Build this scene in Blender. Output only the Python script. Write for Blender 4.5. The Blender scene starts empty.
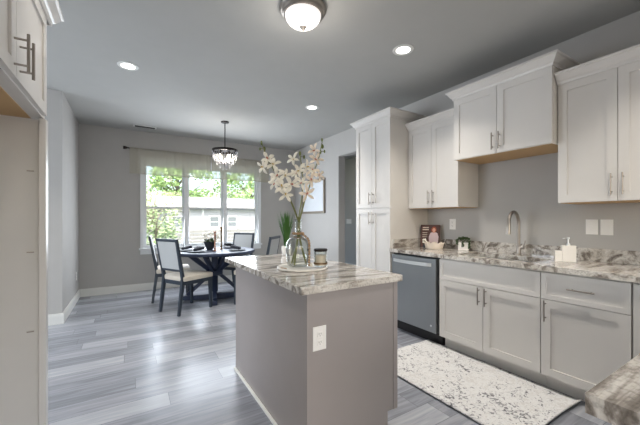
import bpy, bmesh, math, random
from mathutils import Vector, Matrix
random.seed(7)
S = bpy.context.scene
COL = S.collection
R = math.radians
# ---------------------------------------------------------------- camera
F_PX, HOR, YAW, EYE = 312.0, 219.0, 31.6, 1.25
cd = bpy.data.cameras.new('camera'); cam = bpy.data.objects.new('camera', cd); COL.objects.link(cam)
cam.location = (0, 0, EYE); cam.rotation_euler = (R(90), 0, R(-YAW))
cd.sensor_width = 36; cd.lens = F_PX / 640 * 36; cd.shift_y = (HOR - 212.5) / 640
cd.clip_start = 0.02; S.camera = cam
# ---------------------------------------------------------------- world, sun, exposure
S.view_settings.view_transform = 'Standard'; S.view_settings.look = 'None'
S.view_settings.gamma = 1; S.view_settings.use_curve_mapping = False
S.view_settings.exposure = 0.04
W = bpy.data.worlds.new('world'); S.world = W; W.use_nodes = True
wn = W.node_tree; sky = wn.nodes.new('ShaderNodeTexSky'); sky.sky_type = 'NISHITA'
sky.sun_disc = False; sky.sun_elevation = R(48); sky.sun_rotation = R(200); sky.air_density = 1.2; sky.dust_density = 4.0
wn.links.new(sky.outputs[0], wn.nodes['Background'].inputs[0])
wn.nodes['Background'].inputs[1].default_value = 0.60
def lamp(name, kind, loc, power, color=(1, 1, 1), rot=(0, 0, 0), parent=None, **kw):
    d = bpy.data.lights.new(name, kind); d.energy = power; d.color = color
    for k, v in kw.items(): setattr(d, k, v)
    o = bpy.data.objects.new(name, d); COL.objects.link(o); o.location = loc; o.rotation_euler = rot
    if parent: o.parent = parent
    return o
lamp('sun', 'SUN', (0, -5, 12), 2.9, (1, .97, .92), (R(42), 0, R(-18)), angle=R(2))
# daylight through the dining window and the side room, plus added unseen fill lamps
lamp('dining_window_daylight', 'AREA', (1.3, 6.235, 1.42), 74, (.86, .92, 1), (R(-80), 0, 0), shape='RECTANGLE', size=1.9, size_y=1.3)
lamp('rear_fill_light', 'AREA', (.9, -2.9, 1.3), 13, (1, .97, .94), (R(90), 0, 0), shape='RECTANGLE', size=3.0, size_y=2.0)  # added fill behind the camera, no known window there
lamp('left_fill_light', 'AREA', (-1.02, -1.3, 1.15), 6, (1, .985, .96), (0, R(-85), 0), shape='RECTANGLE', size=1.7, size_y=2.0)  # added fill to brighten the base cabinets, set in an invented wall opening
lamp('side_room_daylight', 'AREA', (-3.9, 3.5, 1.35), 172, (.82, .90, 1), (0, R(-72), 0), shape='RECTANGLE', size=2.0, size_y=2.3)
lamp('hall_fill_light', 'AREA', (4.0, 5.2, 2.74), 8, (1, .96, .92), (0, 0, 0), shape='DISK', size=.4)  # added unseen lamp that lifts the dark hall behind the opening

# ---------------------------------------------------------------- materials
def mat(name, color, rough=.5, metal=0, **kw):
    m = bpy.data.materials.new(name); m.use_nodes = True
    b = m.node_tree.nodes['Principled BSDF']
    b.inputs['Base Color'].default_value = (*color, 1); b.inputs['Roughness'].default_value = rough
    b.inputs['Metallic'].default_value = metal
    for k, v in kw.items(): b.inputs[k].default_value = v
    # faint procedural variation so that no surface is perfectly flat
    nt = m.node_tree; tc = nt.nodes.new('ShaderNodeTexCoord'); n = nt.nodes.new('ShaderNodeTexNoise')
    n.inputs['Scale'].default_value = 6; n.inputs['Detail'].default_value = 3
    nt.links.new(tc.outputs['Object'], n.inputs['Vector'])
    mx = nt.nodes.new('ShaderNodeMix'); mx.data_type = 'RGBA'; mx.blend_type = 'MIX'
    mx.inputs[6].default_value = (*[c * .965 for c in color], 1); mx.inputs[7].default_value = (*[min(1, c * 1.035) for c in color], 1)
    nt.links.new(n.outputs[0], mx.inputs[0]); nt.links.new(mx.outputs[2], b.inputs['Base Color'])
    return m
def nodes(m): return m.node_tree.nodes, m.node_tree.links, m.node_tree.nodes['Principled BSDF']
def ramp(nt, stops):
    r = nt.new('ShaderNodeValToRGB'); e = r.color_ramp.elements
    while len(e) < len(stops): e.new(.5)
    for i, (p, c) in enumerate(stops): e[i].position = p; e[i].color = (*c, 1)
    return r
def c255(*v): return tuple(((x / 255) / 12.92 if x / 255 < .04045 else ((x / 255 + .055) / 1.055) ** 2.4) for x in v)

M = {}
M['wall'] = mat('grey_wall_paint', c255(183, 181, 178), .85)
M['ceiling'] = mat('ceiling_paint', c255(175, 175, 172), .9)
M['trim'] = mat('white_trim', c255(226, 226, 222), .45)
M['vinyl'] = mat('white_vinyl', c255(235, 238, 240), .4)
M['cab'] = mat('white_cabinet', c255(214, 211, 207), .32)
M['island'] = mat('grey_island_paint', c255(157, 150, 148), .26)
M['ply'] = mat('maple_underside', c255(196, 160, 112), .5)
M['nickel'] = mat('brushed_nickel', c255(160, 153, 146), .32, 1)
M['steel'] = mat('stainless_steel', c255(156, 160, 162), .33, .8)
M['steelb'] = mat('bright_steel', c255(225, 228, 230), .28, .6)
M['black'] = mat('black_plastic', c255(22, 22, 24), .4)
M['bronze'] = mat('dark_bronze', c255(40, 34, 32), .4, .6)
M['navy'] = mat('navy_black_wood', c255(36, 48, 74), .46)
M['slate'] = mat('slate_wood', c255(42, 52, 64), .42)
M['cream'] = mat('cream_fabric', c255(205, 198, 186), .95)
M['backf'] = mat('pale_grey_fabric', c255(180, 183, 184), .95)
M['plastic'] = mat('white_plastic', c255(238, 236, 232), .4)
M['ceramic'] = mat('white_ceramic', c255(236, 232, 226), .25)
M['creamcer'] = mat('cream_ceramic', c255(232, 218, 202), .4)
M['darkcer'] = mat('dark_stoneware', c255(42, 46, 52), .65)
M['napkin'] = mat('charcoal_napkin', c255(46, 50, 60), .9)
M['bronzegold'] = mat('gold_bronze', c255(120, 96, 66), .35, .7)
M['copper'] = mat('rose_copper', c255(176, 128, 104), .35, .6)
M['leaf'] = mat('green_leaf', c255(64, 108, 44), .5)
M['leafd'] = mat('dark_green_leaf', c255(54, 78, 30), .5)
M['stem'] = mat('stem_green', c255(112, 116, 62), .5)
M['bud'] = mat('bud_green', c255(98, 110, 42), .5)
M['petal'] = mat('cream_petal', c255(250, 246, 234), .6)
M['petal2'] = mat('blush_petal', c255(247, 234, 218), .6)
M['lip'] = mat('pink_lip', c255(196, 120, 100), .5)
M['lipy'] = mat('yellow_lip', c255(206, 178, 104), .5)
M['wood'] = mat('light_wood', c255(164, 132, 98), .5)
M['frame'] = mat('weathered_grey_frame', c255(128, 118, 104), .5)
M['print'] = mat('pale_print', c255(222, 227, 232), .25)
M['dark'] = mat('dark_slot', c255(60, 58, 56), .6)
M['sidingw'] = mat('pale_siding', c255(176, 179, 186), .8)
M['roof'] = mat('pale_roof_shingle', c255(205, 205, 205), .9)
M['fence'] = mat('weathered_fence', c255(146, 146, 144), .9)
M['glassdark'] = mat('dark_window_glass', c255(120, 128, 134), .15)
M['bark'] = mat('tree_bark', c255(134, 128, 118), .9)
M['tree1'] = mat('bright_tree_leaves', c255(178, 206, 142), .7)
M['tree2'] = mat('soft_tree_leaves', c255(188, 208, 162), .7)
M['grass'] = mat('lawn_grass', c255(126, 134, 108), .9)
M['red'] = mat('auburn', c255(170, 84, 60), .6)
M['skin'] = mat('printed_skin', c255(226, 176, 150), .6)
M['pinkw'] = mat('printed_pink_white', c255(232, 208, 210), .6)
M['bookd'] = mat('dark_book_cover', c255(92, 62, 56), .45)

def glassmat(name, tint, gloss_rough=.02, base=.04):
    m = bpy.data.materials.new(name); m.use_nodes = True; nt = m.node_tree; nt.nodes.remove(nt.nodes['Principled BSDF'])
    out = nt.nodes['Material Output']; t = nt.nodes.new('ShaderNodeBsdfTransparent'); g = nt.nodes.new('ShaderNodeBsdfGlossy')
    t.inputs[0].default_value = (*tint, 1); g.inputs['Roughness'].default_value = gloss_rough
    lw = nt.nodes.new('ShaderNodeLayerWeight'); lw.inputs[0].default_value = .25
    ma = nt.nodes.new('ShaderNodeMath'); ma.operation = 'MULTIPLY_ADD'; ma.inputs[1].default_value = .55; ma.inputs[2].default_value = base
    mx = nt.nodes.new('ShaderNodeMixShader'); nt.links.new(lw.outputs['Fresnel'], ma.inputs[0])
    nt.links.new(ma.outputs[0], mx.inputs[0]); nt.links.new(t.outputs[0], mx.inputs[1]); nt.links.new(g.outputs[0], mx.inputs[2])
    nt.links.new(mx.outputs[0], out.inputs[0]); return m
M['pane'] = glassmat('window_glass', (.97, .985, .98))
M['glass'] = glassmat('clear_glass', (.955, .97, .96), .03, .03)
M['crystal'] = glassmat('crystal', (.88, .89, .92), .18, .34)

def emis(name, color, strength):
    m = bpy.data.materials.new(name); m.use_nodes = True; b = m.node_tree.nodes['Principled BSDF']
    b.inputs['Base Color'].default_value = (*color, 1)
    b.inputs['Emission Color'].default_value = (*color, 1); b.inputs['Emission Strength'].default_value = strength; return m
M['lamp'] = emis('glowing_lens', (1, .97, .92), 6)
M['bowl'] = emis('frosted_glass_lit', (1, .95, .92), .75)
M['bulb'] = emis('glowing_bulb', (1, .9, .75), 5)

# plank floor: planks run along X
m = mat('grey_plank_floor', c255(135, 138, 145), .27); M['floor'] = m; nt, ln, b = nodes(m)
tc = nt.new('ShaderNodeTexCoord'); br = nt.new('ShaderNodeTexBrick')
br.offset = 0; br.offset_frequency = 2; br.inputs['Scale'].default_value = 1
br.inputs['Brick Width'].default_value = 1.22; br.inputs['Row Height'].default_value = .178
br.inputs['Mortar Size'].default_value = .0016; br.inputs['Mortar Smooth'].default_value = 0.1; br.inputs['Bias'].default_value = 0
br.inputs['Color1'].default_value = (0, 0, 0, 1); br.inputs['Color2'].default_value = (1, 1, 1, 1); br.inputs['Mortar'].default_value = (.0, .0, .0, 1)
sp = nt.new('ShaderNodeSeparateXYZ'); ln.new(tc.outputs['Object'], sp.inputs[0])
dv = nt.new('ShaderNodeMath'); dv.operation = 'DIVIDE'; dv.inputs[1].default_value = .178; ln.new(sp.outputs[1], dv.inputs[0])
fl = nt.new('ShaderNodeMath'); fl.operation = 'FLOOR'; ln.new(dv.outputs[0], fl.inputs[0])
wn_ = nt.new('ShaderNodeTexWhiteNoise'); wn_.noise_dimensions = '1D'; ln.new(fl.outputs[0], wn_.inputs['W'])
ax = nt.new('ShaderNodeMath'); ax.operation = 'MULTIPLY_ADD'; ax.inputs[1].default_value = 1.22; ln.new(wn_.outputs['Value'], ax.inputs[0]); ln.new(sp.outputs[0], ax.inputs[2])
cb = nt.new('ShaderNodeCombineXYZ'); ln.new(ax.outputs[0], cb.inputs[0]); ln.new(sp.outputs[1], cb.inputs[1]); ln.new(cb.outputs[0], br.inputs['Vector'])
mp = nt.new('ShaderNodeMapping'); mp.inputs['Scale'].default_value = (1.1, 14, 1); ln.new(tc.outputs['Object'], mp.inputs[0])
gn = nt.new('ShaderNodeTexNoise'); gn.inputs['Scale'].default_value = 2.2; gn.inputs['Detail'].default_value = 6; gn.inputs['Distortion'].default_value = .6
ad = nt.new('ShaderNodeVectorMath'); ad.operation = 'MULTIPLY_ADD'
ad.inputs[1].default_value = (9, 9, 9); ln.new(br.outputs['Color'], ad.inputs[0]); ln.new(mp.outputs[0], ad.inputs[2]); ln.new(ad.outputs[0], gn.inputs['Vector'])
mx = nt.new('ShaderNodeMix'); mx.data_type = 'RGBA'; mx.inputs[0].default_value = .68
ln.new(br.outputs['Color'], mx.inputs[6]); ln.new(gn.outputs['Fac'], mx.inputs[7])
rp = ramp(nt, [(.15, c255(102, 105, 114)), (.42, c255(138, 141, 149)), (.62, c255(162, 165, 172)), (.9, c255(186, 188, 194))]); ln.new(mx.outputs[2], rp.inputs[0])
m2 = nt.new('ShaderNodeMix'); m2.data_type = 'RGBA'; m2.inputs[7].default_value = (*c255(104, 107, 115), 1)
ln.new(br.outputs['Fac'], m2.inputs[0]); ln.new(rp.outputs[0], m2.inputs[6]); ln.new(m2.outputs[2], b.inputs['Base Color'])

# granite with drifting grey-brown veins
def granite(name, rot, light=1.0):
    m = mat(name, c255(190, 182, 172), .12); nt, ln, b = nodes(m)
    tc = nt.new('ShaderNodeTexCoord'); mp = nt.new('ShaderNodeMapping'); mp.inputs['Rotation'].default_value = rot; mp.inputs['Scale'].default_value = (1.2, 7, 7)
    ln.new(tc.outputs['Object'], mp.inputs[0])
    n1 = nt.new('ShaderNodeTexNoise'); n1.inputs['Scale'].default_value = 1.15; n1.inputs['Detail'].default_value = 8; n1.inputs['Distortion'].default_value = 2.2; n1.inputs['Roughness'].default_value = .55
    ln.new(mp.outputs[0], n1.inputs['Vector'])
    rp = ramp(nt, [(.32, c255(104, 96, 88)), (.43, c255(146, 138, 130)), (.51, c255(196, 190, 182)), (.62, c255(216, 212, 206)), (.75, c255(182, 175, 166))])
    ln.new(n1.outputs[0], rp.inputs[0])
    n2 = nt.new('ShaderNodeTexNoise'); n2.inputs['Scale'].default_value = 85; n2.inputs['Detail'].default_value = 4; ln.new(tc.outputs['Object'], n2.inputs['Vector'])
    r2 = ramp(nt, [(.36, (.45, .44, .43)), (.5, (1, 1, 1)), (.8, (1.08, 1.08, 1.06))]); ln.new(n2.outputs[0], r2.inputs[0])
    mx = nt.new('ShaderNodeMix'); mx.data_type = 'RGBA'; mx.blend_type = 'MULTIPLY'; mx.inputs[0].default_value = .5
    ln.new(rp.outputs[0], mx.inputs[6]); ln.new(r2.outputs[0], mx.inputs[7]); ln.new(mx.outputs[2], b.inputs['Base Color']); return m
M['granite'] = granite('veined_granite', (0, 0, R(75)))
M['granite_v'] = granite('veined_granite_island', (R(10), 0, R(25)))

# rug
m = mat('distressed_rug', c255(200, 198, 194), .98); M['rug'] = m; nt, ln, b = nodes(m)
tc = nt.new('ShaderNodeTexCoord')
n1 = nt.new('ShaderNodeTexNoise'); n1.inputs['Scale'].default_value = 30; n1.inputs['Detail'].default_value = 5; n1.inputs['Distortion'].default_value = 1.5; ln.new(tc.outputs['Object'], n1.inputs['Vector'])
n3 = nt.new('ShaderNodeTexNoise'); n3.inputs['Scale'].default_value = 4.5; n3.inputs['Detail'].default_value = 2; ln.new(tc.outputs['Object'], n3.inputs['Vector'])
ma = nt.new('ShaderNodeMath'); ma.operation = 'MULTIPLY_ADD'; ma.inputs[1].default_value = .35; ln.new(n3.outputs[0], ma.inputs[0]); ln.new(n1.outputs[0], ma.inputs[2])
rp = ramp(nt, [(.49, c255(104, 104, 108)), (.545, c255(150, 149, 151)), (.60, c255(202, 202, 202)), (.70, c255(214, 214, 213)), (.80, c255(198, 196, 194))]); ln.new(ma.outputs[0], rp.inputs[0]); ln.new(rp.outputs[0], b.inputs['Base Color'])

# sheer fabric
m = bpy.data.materials.new('sheer_linen'); m.use_nodes = True; nt = m.node_tree; out = nt.nodes['Material Output']; b = nt.nodes['Principled BSDF']
b.inputs['Base Color'].default_value = (*c255(222, 217, 202), 1); b.inputs['Roughness'].default_value = .95
tl = nt.nodes.new('ShaderNodeBsdfTranslucent'); tl.inputs[0].default_value = (*c255(230, 224, 204), 1); tr = nt.nodes.new('ShaderNodeBsdfTransparent')
a = nt.nodes.new('ShaderNodeMixShader'); a.inputs[0].default_value = .6; c = nt.nodes.new('ShaderNodeMixShader'); c.inputs[0].default_value = .46
nt.links.new(b.outputs[0], a.inputs[1]); nt.links.new(tl.outputs[0], a.inputs[2]); nt.links.new(a.outputs[0], c.inputs[1]); nt.links.new(tr.outputs[0], c.inputs[2]); nt.links.new(c.outputs[0], out.inputs[0])
M['sheer'] = m

# ---------------------------------------------------------------- helpers
def bar_basis(d):
    d = d.normalized(); up = Vector((0, 0, 1)) if abs(d.z) < .9 else Vector((1, 0, 0))
    a = d.cross(up).normalized(); return a, a.cross(d).normalized()
class MB:
    """collects shapes, links them as ONE mesh object"""
    def __init__(s, mtx=None): s.bm = bmesh.new(); s.m = mtx or Matrix()
    def _v(s, p): return s.bm.verts.new(s.m @ Vector(p))
    def hull(s, rings, cap=True, closed=False):
        vs = [[s._v(p) for p in r] for r in rings]; n = len(vs[0]); k = len(vs)
        for i in range(k if closed else k - 1):
            A, B = vs[i], vs[(i + 1) % k]
            for j in range(n): s.bm.faces.new((A[j], A[(j + 1) % n], B[(j + 1) % n], B[j]))
        if cap and not closed:
            s.bm.faces.new(vs[0][::-1]); s.bm.faces.new(vs[-1])
        return vs
    def box(s, x0, x1, y0, y1, z0, z1, bev=0):
        vs = s.hull([[(x0, y0, z0), (x1, y0, z0), (x1, y1, z0), (x0, y1, z0)], [(x0, y0, z1), (x1, y0, z1), (x1, y1, z1), (x0, y1, z1)]])
        if bev:
            vv = vs[0] + vs[1]; ed = {e for v in vv for e in v.link_edges}
            bmesh.ops.bevel(s.bm, geom=list(ed), offset=bev, segments=2, profile=.6, affect='EDGES')
        return s
    def bar(s, p0, p1, w0, h0, w1=None, h1=None, side=None):
        p0, p1 = Vector(p0), Vector(p1); w1 = w0 if w1 is None else w1; h1 = h0 if h1 is None else h1
        if side is None: a, b = bar_basis(p1 - p0)
        else: a = Vector(side).normalized(); b = a.cross((p1 - p0).normalized()).normalized()
        f = lambda p, w, h: [p - a * w / 2 - b * h / 2, p + a * w / 2 - b * h / 2, p + a * w / 2 + b * h / 2, p - a * w / 2 + b * h / 2]
        s.hull([f(p0, w0, h0), f(p1, w1, h1)]); return s
    def tube(s, pts, r, seg=8):
        pts = [Vector(p) for p in pts]; rr = r if isinstance(r, (list, tuple)) else [r] * len(pts); rings = []
        a0 = None
        for i, p in enumerate(pts):
            d = (pts[min(i + 1, len(pts) - 1)] - pts[max(i - 1, 0)]).normalized()
            if a0 is None: a, b = bar_basis(d)
            else: a = (a0 - d * a0.dot(d)).normalized(); b = a.cross(d).normalized()
            a0 = a; rings.append([p + (a * math.cos(t) + b * math.sin(t)) * rr[i] for t in [2 * math.pi * j / seg for j in range(seg)]])
        s.hull(rings); return s
    def lathe(s, prof, c=(0, 0, 0), seg=32, cap=True):
        c = Vector(c)
        s.hull([[c + Vector((max(r, .0004) * math.cos(t), max(r, .0004) * math.sin(t), z)) for t in [2 * math.pi * j / seg for j in range(seg)]] for r, z in prof], cap=cap); return s
    def ring(s, prof, c=(0, 0, 0), seg=32):  # closed profile
        c = Vector(c)
        s.hull([[c + Vector((r * math.cos(t), r * math.sin(t), z)) for r, z in prof] for t in [2 * math.pi * j / seg for j in range(seg)]], cap=False, closed=True); return s
    def ball(s, c, r, sub=2, sc=(1, 1, 1)):
        g = bmesh.ops.create_icosphere(s.bm, subdivisions=sub, radius=r, matrix=s.m @ Matrix.Translation(c) @ Matrix.Diagonal((*sc, 1))); return s
    def poly(s, pts): s.bm.faces.new([s._v(p) for p in pts]); return s
    def build(s, name, m, parent=None, smooth=False, loc=None):
        bmesh.ops.recalc_face_normals(s.bm, faces=s.bm.faces)
        if loc is not None: bmesh.ops.translate(s.bm, verts=s.bm.verts, vec=-Vector(loc))
        if smooth:
            for f in s.bm.faces: f.smooth = True
            for e in s.bm.edges:
                if len(e.link_faces) == 2 and e.calc_face_angle(0) > R(38): e.smooth = False
        me = bpy.data.meshes.new(name); s.bm.to_mesh(me); s.bm.free(); me.materials.append(m)
        o = bpy.data.objects.new(name, me); COL.objects.link(o)
        if parent is not None: o.parent = parent
        if loc is not None: o.location = loc
        return o
def tag(o, label=None, cat=None, group=None, kind=None):
    if label: o['label'] = label
    if cat: o['category'] = cat
    if group: o['group'] = group
    if kind: o['kind'] = kind
    return o
def thing(name, loc, label, cat, rz=0, group=None):
    o = bpy.data.objects.new(name, None); COL.objects.link(o); o.location = loc; o.rotation_euler.z = rz; o.empty_display_size = .1
    return tag(o, label, cat, group)
def struct(mb, name, m, parent=None, smooth=False):
    o = mb.build(name, m, parent, smooth)
    if parent is None: o['kind'] = 'structure'
    return o
def copy_tree(o, parent=None):
    c = o.copy(); COL.objects.link(c); c.parent = parent
    for ch in list(o.children): copy_tree(ch, c)
    return c
SY, CY = math.sin(R(YAW)), math.cos(R(YAW))
def at(px, py, s):  # a point of the place seen at that pixel, s metres ahead
    t = (px - 320) / F_PX
    return Vector(((SY + CY * t) * s, (CY - SY * t) * s, EYE + (HOR - py) / F_PX * s))

# ================================================================ STRUCTURE
XR, YF, XL, XL2, YJ, H, YN = 3.20, 6.27, -1.0, -.67, 4.80, 2.78, -3.0
struct(MB().box(-4.2, 5.2, YN - .2, 8.2, -.1, 0), 'floor', M['floor'])
struct(MB().box(-4.2, 5.2, YN - .2, 8.2, H, H + .12), 'ceiling', M['ceiling'])
# far wall with the window opening
WX0, WX1, WZ0, WZ1 = .235, 2.33, .74, 2.24
w = MB(); w.box(XL2 - .15, WX0, YF, YF + .15, 0, H); w.box(WX1, XR, YF, YF + .15, 0, H); w.box(WX0, WX1, YF, YF + .15, 0, WZ0); w.box(WX0, WX1, YF, YF + .15, WZ1, H)
struct(w, 'wall_far', M['wall'])
w = MB(); w.box(XL - .15, XL, YN, -2.35, 0, H); w.box(XL - .15, XL, -.25, 2.26, 0, H); w.box(XL - .15, XL, -2.35, -.25, 2.05, H); w.box(XL - .15, XL, -2.35, -.25, 0, .28); w.box(-4.1, XL2, YJ, YF, 0, H); w.box(-4.1, XL - .15, 2.0, 2.15, 0, H); w.box(-4.1, -4.0, 2.15, YJ, 0, H)  # the opening behind the camera is made up for the left fill lamp
struct(w, 'wall_left', M['wall'])
# right wall with the opening to the hall
OY0, OY1, OZ = 3.38, 4.57, 2.37
w = MB(); w.box(XR, XR + .14, YN, OY0, 0, H); w.box(XR, XR + .14, OY1, YF + .15, 0, H); w.box(XR, XR + .14, OY0, OY1, OZ, H)
struct(w, 'wall_right', M['wall'])
w = MB(); w.box(4.8, 4.95, 2.4, 8.1, 0, H); w.box(XR + .14, 4.95, 2.3, 2.4, 0, H); w.box(XR + .14, 4.95, 8.0, 8.1, 0, H)
struct(w, 'wall_hall', M['wall'])
# near wall behind the camera, with a wide unseen opening added to let fill light in
w = MB(); w.box(XL, -.7, YN - .15, YN, 0, H); w.box(2.5, XR, YN - .15, YN, 0, H); w.box(-.7, 2.5, YN - .15, YN, 2.5, H); w.box(-.7, 2.5, YN - .15, YN, 0, .4)
struct(w, 'wall_near', M['wall'])
def bb(x0, x1, y0, y1, name):
    mb = MB(); mb.box(x0, x1, y0, y1, 0, .105)
    dx = .004 if abs(x1 - x0) < .05 else 0; dy = .004 if abs(y1 - y0) < .05 else 0
    mb.box(x0 + dx * (x0 > 0), x1 - dx * (x0 < 0), y0 + dy, y1, .105, .125)
    struct(mb, name, M['trim'])
bb(XL2, 3.2, YF - .016, YF, 'baseboard_far')
bb(XL2, XL2 + .016, YJ + .001, YF - .016, 'baseboard_left')
bb(-4.0, XL2 + .016, YJ - .016, YJ, 'baseboard_return')
bb(XR - .016, XR, OY1, YF - .016, 'baseboard_right')
bb(4.784, 4.8, 2.4, 8.0, 'baseboard_hall')
# window
wt = bpy.data.objects.new('window_1', None); COL.objects.link(wt); wt.location = (1.305, YF, WZ0); wt['kind'] = 'structure'
L = wt.location.copy()
mb = MB(); mb.box(WX0 - .055, WX0, YF - .02, YF, WZ0 - .0, WZ1 + .09, .003); mb.box(WX1, WX1 + .055, YF - .02, YF, WZ0, WZ1 + .09, .003); mb.box(WX0, WX1, YF - .02, YF, WZ1, WZ1 + .09, .003)
mb.build('casing', M['vinyl'], wt, loc=L).location = (0, 0, 0)
mb = MB(); mb.box(WX0 - .075, WX1 + .075, YF - .045, YF + .05, WZ0 - .03, WZ0, .004); mb.box(WX0 - .055, WX1 + .055, YF - .018, YF, WZ0 - .11, WZ0 - .03, .003)
mb.build('sill', M['vinyl'], wt, loc=L).location = (0, 0, 0)
uw = (WX1 - WX0 - .02) / 3
mb = MB()
for i in (1, 2): xm = (0, .925, 1.64)[i]; mb.box(xm - .036, xm + .036, YF - .015, YF + .12, WZ0, WZ1, .003)
mb.box(WX0, WX0 + .02, YF + .0, YF + .13, WZ0, WZ1); mb.box(WX1 - .02, WX1, YF, YF + .13, WZ0, WZ1); mb.box(WX0, WX1, YF, YF + .13, WZ1 - .02, WZ1)
mb.build('mullions', M['vinyl'], wt, loc=L).location = (0, 0, 0)
ZM = 1.455
for i in range(3):
    x0 = (WX0 + .02, .961, 1.676)[i]; x1 = (.889, 1.604, WX1 - .02)[i]
    for k, (z0, z1, y) in enumerate(((WZ0, ZM + .02, YF + .05), (ZM - .02, WZ1 - .02, YF + .085))):
        mb = MB(); f = .024
        mb.box(x0, x0 + f, y, y + .03, z0, z1); mb.box(x1 - f, x1, y, y + .03, z0, z1); mb.box(x0 + f, x1 - f, y, y + .03, z0, z0 + (f if k else .045)); mb.box(x0 + f, x1 - f, y, y + .03, z1 - f, z1)
        sa = mb.build('sash', M['vinyl'], wt, loc=L); sa.location = (0, 0, 0)
        p = MB().box(x0 + f, x1 - f, y + .012, y + .018, z0 + f, z1 - f).build('pane', M['pane'], sa, loc=L); p.location = (0, 0, 0)

# ================================================================ CABINETS
WALLRUN = lambda x, y: Matrix(((0, -1, 0, 0), (1, 0, 0, 0), (0, 0, 1, 0), (0, 0, 0, 1)))   # u -> +Y, n -> -X
LEFTRUN = Matrix(((0, 1, 0, 0), (1, 0, 0, 0), (0, 0, 1, 0), (0, 0, 0, 1)))             # u -> +Y, n -> +X
FARRUN = Matrix(((1, 0, 0, 0), (0, 1, 0, 0), (0, 0, 1, 0), (0, 0, 0, 1)))              # u -> +X, n -> +Y
WR = WALLRUN(0, 0)
def shaker(mb, u0, u1, z0, z1, st=.058, th=.02, slab=False):
    if slab: st = .034
    mb.box(u0, u0 + st, 0, th, z0, z1); mb.box(u1 - st, u1, 0, th, z0, z1)
    mb.box(u0 + st, u1 - st, 0, th, z0, z0 + st); mb.box(u0 + st, u1 - st, 0, th, z1 - st, z1)
    mb.box(u0 + st, u1 - st, 0, th - .009, z0 + st, z1 - st)
def pull(mb, u, z, ln=.15, horiz=False, n0=.02, out=.03):
    h = ln / 2; e = h - .025
    if horiz:
        mb.tube([(u - h, n0 + out, z), (u + h, n0 + out, z)], .0055, 10)
        for d in (-e, e): mb.tube([(u + d, n0, z), (u + d, n0 + out, z)], .0045, 8)
    else:
        mb.tube([(u, n0 + out, z - h), (u, n0 + out, z + h)], .0055, 10)
        for d in (-e, e): mb.tube([(u, n0, z + d), (u, n0 + out, z + d)], .0045, 8)
def crown(mb, w, depth, z, oL=True, oR=True):
    prof = [(0, -.012), (.008, -.012), (.012, .006), (.022, .014), (.046, .05), (.056, .056), (.056, .072), (0, .072)]
    rings = []
    for o, dz in prof:
        l = o if oL else 0; r = o if oR else 0; f = .021 + o
        rings.append([(-l, -depth, z + dz), (-l, f, z + dz), (w + r, f, z + dz), (w + r, -depth, z + dz)])
    vs = [[mb._v(p) for p in r] for r in rings]; k = len(vs)
    for i in range(k):
        A, B = vs[i], vs[(i + 1) % k]
        for j in range(3): mb.bm.faces.new((A[j], A[j + 1], B[j + 1], B[j]))
    mb.bm.faces.new([v[0] for v in vs]); mb.bm.faces.new([v[3] for v in vs])
def cabinet(name, label, orient, org, w, depth, z0, z1, fronts, group=None, crn=None, toe=False, hollow=False, under=False, m='cab', uin=.004, cat='cabinet'):
    """fronts: (kind, u0, u1, z0, z1, handle_u, handle_z) ; kind door / drawer"""
    root = thing(name, (*org, 0 if toe else z0), label, cat, 0, group)
    zb = root.location.z
    X = orient.copy(); X = Matrix.Translation((0, 0, -zb)) @ X
    mb = MB(X); zc = z0 + (.11 if toe else 0)
    if hollow:
        t = .018
        mb.box(0, t, -depth, 0, zc, z1); mb.box(w - t, w, -depth, 0, zc, z1); mb.box(t, w - t, -depth, 0, zc, zc + t); mb.box(t, w - t, -.018, 0, z1 - .22, z1)
    else: mb.box(0, w, -depth, 0, zc, z1)
    mb.build('body', M[m], root)
    if toe: MB(X).box(0.0, w, -depth, -.07, 0, .11).build('toe_kick', M[m], root)
    if under: MB(X).box(.012, w - .012, -depth + .004, -uin, z0 - .004, z0).build('underside', M['ply'], root)
    for kind, u0, u1, a, b_, hu, hz in fronts:
        mb = MB(X); shaker(mb, u0, u1, a, b_, slab=(kind == 'drawer'))
        f = mb.build('drawer' if kind == 'drawer' else 'door', M[m], root)
        if hu is not None:
            mb = MB(X); pull(mb, hu, hz, horiz=(kind == 'drawer'), out=.042 if orient is LEFTRUN else .03); mb.build('handle', M['nickel'], f, smooth=True)
    if crn:
        mb = MB(X); crown(mb, w, depth, z1, *crn); mb.build('crown_moulding', M[m], root)
    return root
g = .002
def pair(y0, w, z0, z1, hz, top=False):
    c = w / 2
    return [('door', g, c - g, z0, z1, c - .03, hz), ('door', c + g, w - g, z0, z1, c + .03, hz)]
XB, XU = 2.59, 2.87
# uppers
cabinet('wall_cabinet', 'white two-door wall cabinet to the right of the hood cabinet, above the light switches', WR, (XU, .40), .70, XR - XU, 1.375, 2.30, pair(0, .70, 1.377, 2.288, 1.49), crn=(False, False), under=True)
cabinet('wall_cabinet', 'white two-door wall cabinet at the right edge of the photo', WR, (XU, -.30), .70, XR - XU, 1.375, 2.30, pair(0, .70, 1.377, 2.288, 1.49), crn=(False, False), under=True)
cabinet('wall_cabinet', 'short white raised wall cabinet over the sink with projecting crown', WR, (2.79, 1.105), .85, XR - 2.79, 1.835, 2.44, pair(0, .85, 1.837, 2.428, 1.94), crn=(True, True), under=True)
cabinet('wall_cabinet', 'white two-door wall cabinet between tall pantry and raised sink cabinet', WR, (XU, 1.96), .66, XR - XU, 1.375, 2.30, pair(0, .66, 1.377, 2.288, 1.49), crn=(False, False), under=True)
# pantry
w_ = .63
pf = pair(0, w_, 1.385, 2.428, 1.50) + pair(0, w_, .12, 1.375, 1.26)
cabinet('pantry_cabinet', 'tall white four-door pantry cabinet at the far end of the counter', WR, (2.58, 2.625), w_, XR - 2.58, 0, 2.44, pf, crn=(True, True), toe=True)
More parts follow.
